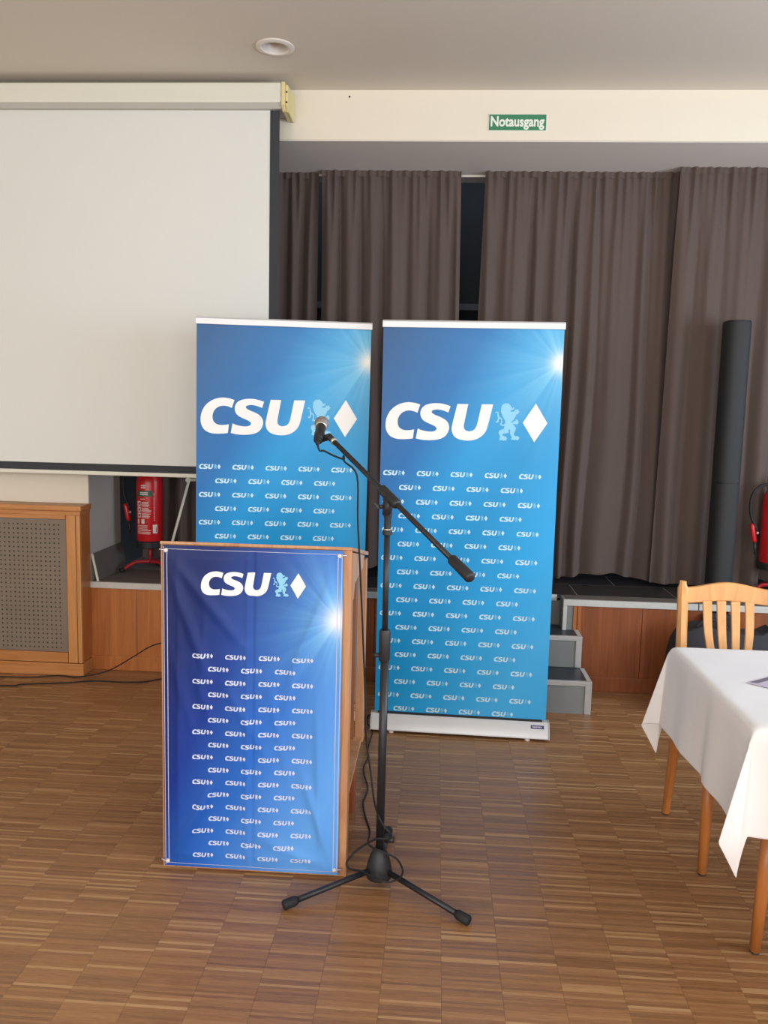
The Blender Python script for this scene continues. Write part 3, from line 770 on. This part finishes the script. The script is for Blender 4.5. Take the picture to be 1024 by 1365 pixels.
MB().tube([(MX-.012, MY-.004, .785), (MX-.034, MY-.008, .785)], [.007, .008], 10).build('clutch_screw', M['black'], cl, org=MO, smooth=True)
MB().lathe([(.0135, 1.188), (.0135, 1.192)], (MX, MY, 0), 18).build('bright_ring', M['chrome'], ms, org=MO, smooth='auto')
MB().lathe([(.012, 1.172), (.0155, 1.174), (.0155, 1.188), (.012, 1.19)], (MX, MY, 0), 18).build('upper_collar', M['black'], ms, org=MO, smooth='auto')
MB().lathe([(.011, 1.192), (.011, 1.225), (.014, 1.235), (.012, 1.26)], (MX, MY, 0), 16).build('swivel', M['black'], ms, org=MO, smooth='auto')
bs, be = Vector((-.356, 2.83, 1.452)), Vector((.098, 2.25, 1.111))
bd = (be-bs).normalized()
tp = (MY-bs.y)/bd.y; piv = bs+bd*tp
MB().tube([bs, be], .0085, 12).build('boom', M['black_metal'], ms, org=MO, smooth=True)
cw = be-bd*.088
MB().tube([cw, cw+bd*.006, be+bd*.006, be+bd*.012], [.011, .0155, .0165, .012], 16).build('counterweight', M['black'], ms, org=MO, smooth=True)
MB().tube([piv-bd*.052, piv-bd*.045, piv+bd*.045, piv+bd*.052], [.011, .0165, .0165, .012], 16).build('boom_sleeve', M['black'], ms, org=MO, smooth=True)
MB().tube([piv+Vector((0, .0, -.002)), (MX-.004, MY-.004, 1.235)], [.020, .013], 14).build('clamp_fork', M['black'], ms, org=MO, smooth=True)
MB().tube([(MX-.012, MY-.006, 1.262), (MX-.026, MY-.012, 1.262)], [.006, .007], 10).build('clamp_screw', M['black'], ms, org=MO, smooth=True)
MB().prism([(-.017, .010), (-.010, .016), (.002, .005), (.006, -.006), (-.002, -.008), (-.008, .002)], 'y', -.005, .005).build('wing_knob', M['black'], ms, org=(0, 0, 0), bevel=.002).location = (-.030, -.014, 1.262)
MB().tube([bs-bd*.002, bs+bd*.006], .0125, 16).build('boom_end_ring', M['chrome'], ms, org=MO, smooth=True)
# clip holding the microphone
mo = ray(424, 588.5, 2.83); md_ = (ray(429.5, 562, 2.985)-mo).normalized(); mk = mo+md_*.035
MB().tube([bs-bd*.002, bs-bd*.034, mk+Vector((.012, 0, -.006))], [.011, .0125, .011], 14).build('mic_clip_joint', M['black'], ms, org=MO, smooth=True)
MB().tube([mo+md_*.012, mo+md_*.062], [.0165, .0185], 18).build('mic_clip', M['black'], ms, org=MO, smooth=True)

# knob with clamp on the lower tube (folded bracket)
MB().tube([(MX+.018, MY, .158), (MX+.036, MY-.004, .165), (MX+.046, MY-.006, .166)], [.007, .010, .011], 12).build('hub_screw', M['black'], ms, org=MO, smooth=True)

# microphone, held by the clip
mo = ray(424, 588.5, 2.83); md_ = (ray(429.5, 562, 2.985)-mo).normalized()
mic = thing('microphone', 'black handheld microphone with grey mesh head clipped on the boom', 'microphone', mo)
def mt(a, ra, b, rb, *more):
    pts = [md_*a, md_*b]; rr = [ra, rb]
    for c_, r_ in more: pts.append(md_*c_); rr.append(r_)
    return MB().tube(pts, rr, 20)
mt(0, .011, .01, .0125, (.07, .0155), (.115, .0185), (.122, .0175)).build('handle', M['black'], mic, smooth=True)
mt(.118, .0205, .121, .0215, (.128, .0215), (.130, .020)).build('collar_ring', M['chrome'], mic, smooth=True)
pts = []; rr = []
for k in range(9):
    a = -PI/2*.55+(PI/2*1.5)*k/8
    pts.append(md_*(.152+.027*math.sin(a))); rr.append(max(.0015, .0265*math.cos(a)))
MB().tube(pts, rr, 24).build('mesh_head', M['mesh_head'], mic, smooth=True)
MB().tube([md_*-.022, md_*-.004, md_*.001], [.006, .0085, .010], 14).build('cable_plug', M['black'], mic, smooth=True)

# ---------------------------------------------------------------- cables
def cable(name, pts, r, label, n=5):
    P = smooth_pts(pts, n); org = Vector((P[0].x, P[0].y, 0))
    mb = MB().tube(P, r, 8); o = mb.build(name, M['black_rubber'], None, org=org, smooth=True); o.location = org
    tag(o, label, 'cable'); return o
tail = mo-md_*.020
onb = lambda q, k=0: bs+bd*q+Vector((-.006, .0, -.011-k))
c1 = [tail, tail+Vector((.008, -.004, -.022)), ray(432, 601, 2.82), ray(444, 607, 2.81), ray(458, 612, 2.80), onb(.085), onb(.10)+Vector((-.003, 0, -.012)),
      ray(476, 634, 2.74), ray(477, 690, 2.75), ray(479.5, 745, 2.76), ray(482, 800, 2.76), ray(484.5, 860, 2.76), ray(487, 930, 2.76), ray(488.5, 985, 2.75),
      ray(492, 1012, 2.74), ray(495, 1036, 2.72), ray(498.6, 1065, 2.69), ray(503, 1083, 2.56), ray(510, 1098, 2.535), ray(518, 1108, 2.525), ray(522, 1114, 2.53), ray(515, 1118, 2.535),
      ray(503, 1118, 2.53), ray(490, 1124, 2.57), ray(475, 1134, 2.58), ray(464, 1146, 2.575), ray(462, 1154, 2.57), ray(468, 1159, 2.56), ray(482, 1161, 2.53), ray(492, 1166, Z=.075), ray(505, 1173, 2.46), ray(515, 1176, 2.455), ray(526, 1174, 2.46), ray(534, 1169, 2.50),
      ray(537, 1160, 2.535), ray(530, 1146, 2.52), ray(518, 1139, 2.515), ray(507, 1134, 2.515), ray(495, 1129, 2.55), ray(491, 1122, Z=.05), ray(493, 1107, Z=.006), ray(487, 1088, Z=.006), ray(484, 1071, Z=.006),
      ray(487, 1062, Z=.006), ray(490.5, 1050, Z=.006), ray(486, 1034, Z=.006), ray(485, 1022, Z=.006), ray(490.5, 1010, Z=.006), ray(490.5, 999, Z=.006), ray(495, 982, Z=.006), ray(496.5, 975, Z=.006), ray(491, 966, Z=.006), Vector((-.308, 3.98, .008)), Vector((-.305, 4.09, .008)), Vector((-.2, 4.15, .008))]
cable('microphone_cable', c1, .0034, 'thin black cable hanging from the microphone and looping round the stand hub')
c2 = [Vector((-3.2, 4.36, .005)), ray(0, 902, Z=.005), ray(45, 902.5, Z=.005), ray(80, 900.5, Z=.005), ray(105, 900.5, Z=.005)+Vector((0, -.03, 0)), ray(135, 897, 4.47), ray(155, 889, 4.46), ray(180, 874, 4.46), ray(200, 862, 4.46), ray(216, 857, 4.45), ray(240, 852, 4.4), Vector((-1.0, 4.3, .1)), Vector((-.95, 4.25, .02)), Vector((-.8, 4.22, .006))]
cable('power_cable', c2, .0034, 'thin black cable rising from the cabinet plinth to behind the lectern, upper of two')
c3 = [Vector((-3.2, 4.2, .005)), ray(0, 914, Z=.005), ray(30, 912, Z=.005), ray(90, 910, Z=.005), ray(125, 907.5, Z=.005), ray(160, 909, Z=.005), ray(190, 909, Z=.005), ray(215, 905, Z=.005), ray(240, 904, Z=.005), Vector((-1.0, 4.35, .005)), Vector((-.7, 4.2, .005))]
cable('power_cable', c3, .0040, 'black cable lying on the parquet before the radiator cabinet, lower of two')

# ---------------------------------------------------------------- fire extinguishers
def extinguisher(loc, label, rz=0, hose_h=.63):
    t = thing('fire_extinguisher', label, 'fire extinguisher', loc, rz, 'fire extinguishers on red tube stands')
    MB().lathe([(.070, .150), (.086, .155), (.088, .190), (.080, .198)], (0, 0, 0), 28).build('base_ring', M['black'], t, smooth='auto')
    MB().lathe([(.070, .165), (.080, .185), (.081, .56), (.074, .60), (.052, .632), (.026, .645)], (0, 0, 0), 36).build('cylinder', M['red'], t, smooth='auto')
    MB().lathe([(.024, .64), (.028, .646), (.028, .672), (.018, .69), (.014, .70)], (0, 0, 0), 18).build('valve', M['black'], t, smooth='auto')
    MB().prism([(-.03, .690), (.02, .712), (.10, .742), (.105, .732), (.03, .695), (.0, .676)], 'y', -.012, .012).build('squeeze_lever', M['red'], t, bevel=.003)
    MB().prism([(-.01, .676), (.03, .68), (.10, .676), (.10, .664), (.0, .660)], 'y', -.012, .012).build('carry_handle', M['black'], t, bevel=.003)
    MB().tube([(-.02, -.005, .66), (-.055, -.012, .662)], .008, 10).build('hose_fitting', M['chrome'], t, smooth=True)
    hp = smooth_pts([(-.05, -.012, .662), (-.09, -.016, .656), (-.135, -.02, .630), (-.158, -.02, .575), (-.160, -.02, .51), (-.147, -.02, .455), (-.125, -.022, .410), (-.118, -.022, .39)], 6)
    MB().tube(hp, .0085, 10).build('hose', M['black_rubber'], t, smooth=True)
    nz_ = MB().tube([(-.149, -.024, .424), (-.144, -.024, .41), (-.128, -.024, .33), (-.122, -.024, .315)], [.010, .0135, .015, .010], 12).build('spray_nozzle', M['red'], t, smooth=True)
    MB().tube([(-.124, -.026, .318), (-.116, -.026, .24)], [.009, .005], 10).build('nozzle_tip', M['black'], nz_, smooth=True)
    MB().tube([(-.120, -.03, .374), (-.108, -.03, .370)], .009, 10).build('coupling', M['chrome'], nz_, smooth=True)
    # stand
    MB().tube([(0, 0, .055), (0, 0, .16)], .010, 12).build('stand_post', M['red_tube'], t, smooth=True)
    for ax in (-1, 1):
        lg = MB().tube(smooth_pts([(0, 0, .058), (ax*.07, -.035, .060), (ax*.105, -.07, .045), (ax*.140, -.105, .018)], 4), .011, 12).build('leg', M['red_tube'], t, smooth=True)
        MB().tube([(ax*.132, -.099, .022), (ax*.150, -.116, .0155)], .0145, 12).build('rubber_foot', M['black_rubber'], lg, smooth=True)
    lg = MB().tube([(0, 0, .058), (0, .10, .05), (0, .15, .016)], .011, 12).build('leg', M['red_tube'], t, smooth=True)
    MB().tube([(0, .14, .02), (0, .165, .0145)], .0145, 12).build('rubber_foot', M['black_rubber'], lg, smooth=True)
    # printed label wrapped round the cylinder, seen slightly from the left
    def patch(mb, a0, a1, z0, z1, r=.0818, n=8):
        mb.grid(lambda u, v: (r*math.sin(a0+(a1-a0)*u), -r*math.cos(a0+(a1-a0)*u), z0+(z1-z0)*v), n, 1)
    g = MB(); patch(g, -.72, .55, .478, .514); g.build('green_band', M['green_band'], t, smooth=True, fix=False)
    w_ = MB(); rr_ = random.Random(4)
    for z in (.502, .490): patch(w_, -.42, .22, z-.0035, z+.0035, .0822)
    for z in (.545, .532): patch(w_, -.34, .05, z-.004, z+.004)
    z = .462
    patch(w_, -.40, -.02, z-.002, z+.002)
    for r in range(3):
        zt_ = .448-r*.036
        patch(w_, -.70, -.38, zt_-.030, zt_)
        for k in range(4): patch(w_, -.30, rr_.uniform(.2, .48), zt_-.004-k*.008-.0035, zt_-.004-k*.008)
    patch(w_, -.70, -.54, .308, .336); patch(w_, -.32, -.06, .308, .336)
    for k in range(6): patch(w_, -.72, rr_.uniform(.1, .45), .298-k*.010-.0035, .298-k*.010)
    for k in range(16): patch(w_, .64, .70, .50-k*.011-.006, .50-k*.011, n=2)
    w_.build('printed_label', M['label_white'], t, smooth=True, fix=False)
    pk = MB()
    for r in range(3):
        zt_ = .448-r*.036
        patch(pk, -.62, -.46, zt_-.024, zt_-.010, .0824); patch(pk, -.50, -.42, zt_-.020, zt_-.006, .0824)
    patch(pk, .80, .86, .255, .285, .0824)
    pk.build('pictograms', plain('pictogram_red', (150, 60, 62), .5), t, smooth=True, fix=False)
    ck = MB(); patch(ck, .56, .92, .248, .302); ck.build('inspection_sticker', M['label_white'], t, smooth=True, fix=False)
    return t
e1 = extinguisher((-1.787, 5.035, ZS), 'red fire extinguisher under the projection screen beside the leaning board')
dup(e1, (2.02, 5.0, ZS), 0, 'red fire extinguisher on the stage at the right edge beside the black column')

# light tubular stand seen below the screen, left of the left banner
sd = thing('folding_stand', 'pale tubular folding stand leg slanting on the stage left of the left banner', 'stand', (-1.50, 5.0, ZS))
O = (-1.5, 5.0, ZS)
MB().tube([(-1.525, 5.0, 1.112), (-1.685, 5.0, ZS+.006)], .0085, 10).build('leg', M['metal_white'], sd, org=O, smooth=True)
MB().tube([(-1.365, 5.0, 1.112), (-1.205, 5.0, ZS+.006)], .0085, 10).build('leg', M['metal_white'], sd, org=O, smooth=True)
MB().tube([(-1.54, 5.0, 1.117), (-1.35, 5.0, 1.117)], .010, 10).build('crossbar', M['metal_white'], sd, org=O, smooth=True)
for x in (-1.527, -1.363):
    MB().tube([(x, 4.985, 1.115), (x, 5.015, 1.115)], .016, 12).build('joint_knob', M['metal_white'], sd, org=O, smooth='auto')

# ---------------------------------------------------------------- column loudspeaker
CO = (1.688, 4.93, ZS)
cs = thing('column_loudspeaker', 'tall slim black column loudspeaker on the stage before the right curtain', 'loudspeaker', CO)
def rrect(w_, d_, r_, n=5):
    P = []
    for cx, cy, a0 in ((w_/2-r_, d_/2-r_, 0), (-w_/2+r_, d_/2-r_, PI/2), (-w_/2+r_, -d_/2+r_, PI), (w_/2-r_, -d_/2+r_, 3*PI/2)):
        for k in range(n+1):
            a = a0+PI/2*k/n; P.append((cx+r_*math.cos(a), cy+r_*math.sin(a)))
    return P
sec = rrect(.136, .17, .055)
def sect(z0, z1, name, m):
    return MB().prism([(p_[0], p_[1]) for p_ in sec], 'z', z0, z1).build(name, m, cs, smooth='auto', bevel=.003)
sect(.03, .665, 'lower_segment', M['speaker']); sect(.669, 1.585, 'upper_segment', M['speaker'])
MB().prism([(p_[0]*.96, p_[1]*.96) for p_ in sec], 'z', .664, .670).build('seam', M['black'], cs)
B(-.10, .10, -.12, .12, 0, .03).build('foot_plate', M['black'], cs, bevel=.004)
MB().prism([(p_[0]*.97, p_[1]*.97) for p_ in sec], 'z', 1.584, 1.592).build('top_cap', M['black'], cs, bevel=.003)

# ---------------------------------------------------------------- dark gear on the floor behind the chair
gb = thing('gear_bag', 'dark padded gear bag on the floor before the stage behind the wooden chair', 'bag', (1.56, 4.42, 0))
bag = []
for k, (x, z, w2) in enumerate(((-.27, .26, .10), (-.265, .38, .12), (-.23, .44, .13), (-.14, .475, .14), (0, .46, .14), (.10, .44, .14), (.18, .44, .13), (.235, .475, .10), (.25, .40, .09))):
    bag.append([(x, -w2, .02), (x, w2, .02), (x, w2*.95, z*.75), (x, w2*.5, z), (x, -w2*.5, z), (x, -w2*.95, z*.75)])
MB().rings(bag).build('bag_body', M['gearbag'], gb, smooth='auto', bevel=.012)
MB().tube(smooth_pts([(-.16, -.05, .47), (-.12, -.055, .505), (-.04, -.055, .505), (0, -.05, .462)], 5), .008, 8).build('carry_strap', M['gearbag'], gb, smooth=True)
MB().box(-.26, .24, -.142, -.138, .30, .308).build('zipper', M['black'], gb)
cc = thing('tall_case', 'narrow upright black case leaning against the stage front behind the chair slats', 'case', (1.59, 4.615, 0))
B(-.075, .075, -.03, .03, .0, .485).build('case_body', M['gearbag'], cc, bevel=.01)
B(-.03, .03, -.034, -.030, .40, .43).build('latch', M['black'], cc, bevel=.001)

# ---------------------------------------------------------------- chairs
def make_chair(label):
    t = thing('dining_chair', label, 'chair', (0, 0, 0), 0, 'beech dining chairs at the covered table')
    # local: back at +y, seat centre at origin
    for s in (-1, 1):
        pts = [(s*.193, .235, .006), (s*.190, .205, .22), (s*.186, .188, .44), (s*.182, .215, .66), (s*.176, .266, .905), (s*.175, .272, .932)]
        P = smooth_pts(pts, 5); R = []
        for i, p_ in enumerate(P):
            h = p_.z; wx = .015+.005*min(1, h/.4); wy = .016+.014*math.sin(PI*min(1, h/.95))
            if h > .915: wx *= .65; wy *= .6
            R.append([(p_.x+wx*math.cos(a)*1.15 if abs(math.cos(a)) < .9 else p_.x+wx*math.cos(a), p_.y+wy*math.sin(a), p_.z) for a in [PI/8+PI/4*k for k in range(8)]])
        ks = next(i for i, p_ in enumerate(P) if p_.z > .40)
        MB().rings(R[ks:]).build('back_post', M['beech'], t, smooth='auto')
        lg = MB().rings(R[:ks+1]).build('rear_leg', M['beech_leg'], t, smooth='auto')
        MB().lathe([(.012, 0), (.014, .003), (.013, .010)], (s*.193, .236, 0), 12).build('glide', M['black'], lg)
        fl_ = MB().tube([(s*.188, -.202, .008), (s*.180, -.182, .43)], [.0155, .0225], 16).build('front_leg', M['beech_leg'], t, smooth=True)
        MB().lathe([(.012, 0), (.0145, .003), (.013, .010)], (s*.188, -.202, 0), 12).build('glide', M['black'], fl_)
        B(s*.178-.010, s*.178+.010, -.17, .17, .375, .432).build('side_apron', M['beech_leg'], t, bevel=.003)
    B(-.185, .185, -.192, -.172, .375, .432).build('front_apron', M['beech_leg'], t, bevel=.003)
    B(-.185, .185, .172, .190, .375, .432).build('rear_apron', M['beech_leg'], t, bevel=.003)
    MB().prism([(-.215, -.20), (-.20, -.225), (.20, -.225), (.215, -.20), (.195, .175), (-.195, .175)], 'z', .432, .458).build('seat', M['beech'], t, bevel=.008)
    # arched top rail
    def rail(u, top):
        x = -.168+.336*u; b = math.cos((u-.5)*2*PI)*.5+.5
        y = .268+.012*math.cos((u-.5)*PI)
        zt_ = .910+.022*b; zb_ = .850+.012*b
        return x, y, (zt_ if top else zb_)
    R = []
    for i in range(25):
        u = i/24; x, y, zt_ = rail(u, True); _, _, zb_ = rail(u, False)
        R.append([(x, y-.012, zb_), (x, y+.010, zb_), (x, y+.014, zt_), (x, y-.006, zt_)])
    MB().rings(R).build('top_rail', M['beech'], t, smooth='auto', bevel=.003)
    B(-.18, .18, .178, .198, .475, .505).build('lower_rail', M['beech'], t, bevel=.003)
    for k in range(4):
        xt = (-1.5+k)*.0535; xb = xt*.62
        P = smooth_pts([(xb, .187, .50), (xb*.6+xt*.4, .205, .62), (xt*.9+xb*.1, .238, .74), (xt, .268, .862)], 5)
        R = []
        for i, p_ in enumerate(P):
            w_ = .0115+.006*i/(len(P)-1)
            R.append([(p_.x-w_, p_.y-.006, p_.z), (p_.x+w_, p_.y-.006, p_.z), (p_.x+w_, p_.y+.006, p_.z), (p_.x-w_, p_.y+.006, p_.z)])
        MB().rings(R).build('slat', M['beech'], t, smooth='auto', bevel=.002)
    return t
ch = make_chair('pale beech slat-back chair standing behind the white table, its back towards the stage')
ch.location = (1.143, 2.945, 0)
dup(ch, (1.167, 2.127, 0), PI, 'beech chair at the near side of the white table, only one front leg showing')

# ---------------------------------------------------------------- table, cloth, menu card
TX0, TX1, TY0, TY1, TZ = .868, 1.75, 2.176, 2.962, .738
tb = thing('pedestal_table', 'dining table hidden beneath the long white tablecloth', 'table', (1.31, 2.57, 0))
O = (1.31, 2.57, 0)
B(TX0+.012, TX1-.012, TY0+.012, TY1-.012, TZ-.028, TZ).build('tabletop', M['beech'], tb, org=O, bevel=.004)
MB().lathe([(.26, 0), (.26, .012), (.05, .03), (.035, .06), (.035, .66), (.10, .70), (.12, .71)], (1.52, 2.57, 0), 28).build('pedestal', M['black_metal'], tb, org=O, smooth='auto')
def cloth():
    d = .295; n1 = 18; off = .006
    lx, ly = TX1-TX0, TY1-TY0
    def spos(k, n, l):   # parametric samples along one axis: overhang, top, overhang
        return k
    us = [-d+i*d/n1 for i in range(n1)]+[lx*i/22 for i in range(23)]+[lx+d*(i+1)/n1 for i in range(n1)]
    vs = [-d+i*d/n1 for i in range(n1)]+[ly*i/20 for i in range(21)]+[ly+d*(i+1)/n1 for i in range(n1)]
    def pos(u, v):
        a = -u if u < 0 else (u-lx if u > lx else 0); b = -v if v < 0 else (v-ly if v > ly else 0)
        sx = -1 if u < 0 else 1; sy = -1 if v < 0 else 1
        bx = min(max(u, 0), lx); by = min(max(v, 0), ly)
        if a == 0 and b == 0:
            return (TX0+u, TY0+v, TZ+.004+.0008*math.sin(u*30)*math.sin(v*25))
        r = math.hypot(a, b); ph = math.atan2(b, a)
        tt = ph/(PI/2); sm = lambda q: q*q*(3-2*q)
        k = sm(tt/.30) if tt < .30 else (1-.88*(tt-.30)/.20 if tt < .5 else .12*(1-sm((tt-.5)/.5)))
        rr_ = r
        fold = .21*rr_*k
        ox = sx*(off+.05*rr_*math.cos(ph)**2+fold*.93); oy = sy*(off+.05*rr_*math.sin(ph)**2+fold*.30)
        if b == 0: oy = 0
        if a == 0: ox = 0
        wob = min(1, rr_/.03)
        ox *= wob; oy *= wob
        if a > 0 and b == 0:
            t_ = by/ly; ox += sx*rr_*(.05*math.exp(-((t_-.46)/.035)**2)*-1+.018*math.sin(t_*19+1)+.02*math.exp(-((t_-.9)/.08)**2))
        if b > 0 and a == 0:
            t_ = bx/lx; oy += sy*rr_*.05*math.sin(t_*16)
        drop = math.sqrt(max(0, rr_*rr_*(1-.10*k*k)-.004*rr_*rr_))
        return (TX0+bx+ox, TY0+by+oy, TZ+.004-drop)
    mb = MB()
    for v in vs:
        for u in us: mb.v.append(pos(u, v))
    nu = len(us)
    for j in range(len(vs)-1):
        for i in range(nu-1): mb.f.append((j*nu+i, j*nu+i+1, (j+1)*nu+i+1, (j+1)*nu+i))
    org = (1.31, 2.57, TZ)
    o = mb.build('tablecloth', M['linen'], None, org=org, smooth=True, fix=False); o.location = org
    md = o.modifiers.new('sub', 'SUBSURF'); md.levels = 1; md.render_levels = 2
    md = o.modifiers.new('thick', 'SOLIDIFY'); md.thickness = .0016; md.offset = 1
    tag(o, 'white linen tablecloth with pointed corners hanging over the table edge', 'tablecloth')
cloth()
mn = thing('menu_card', 'pale lilac folded card with a grey band on the white tablecloth', 'card', (1.085, 2.585, TZ+.0075), math.radians(0))
P0 = Vector((.999, 2.572, 0)); O = Vector((1.10, 2.60, 0))
q0, q1, q2, q3 = (-.101, -.028), (.11, .13), (.24, -.02), (.02, -.13)
MB().prism([q0, (-.02, .032+.0), (.11, .13), (.24, -.02), (.02, -.13)], 'z', 0, .002).build('card_leaf', M['paper'], mn)
MB().prism([(-.092, -.026), (.11, .124), (.122, .110), (-.072, -.036)], 'z', .002, .0024).build('grey_band', M['paper_dark'], mn)
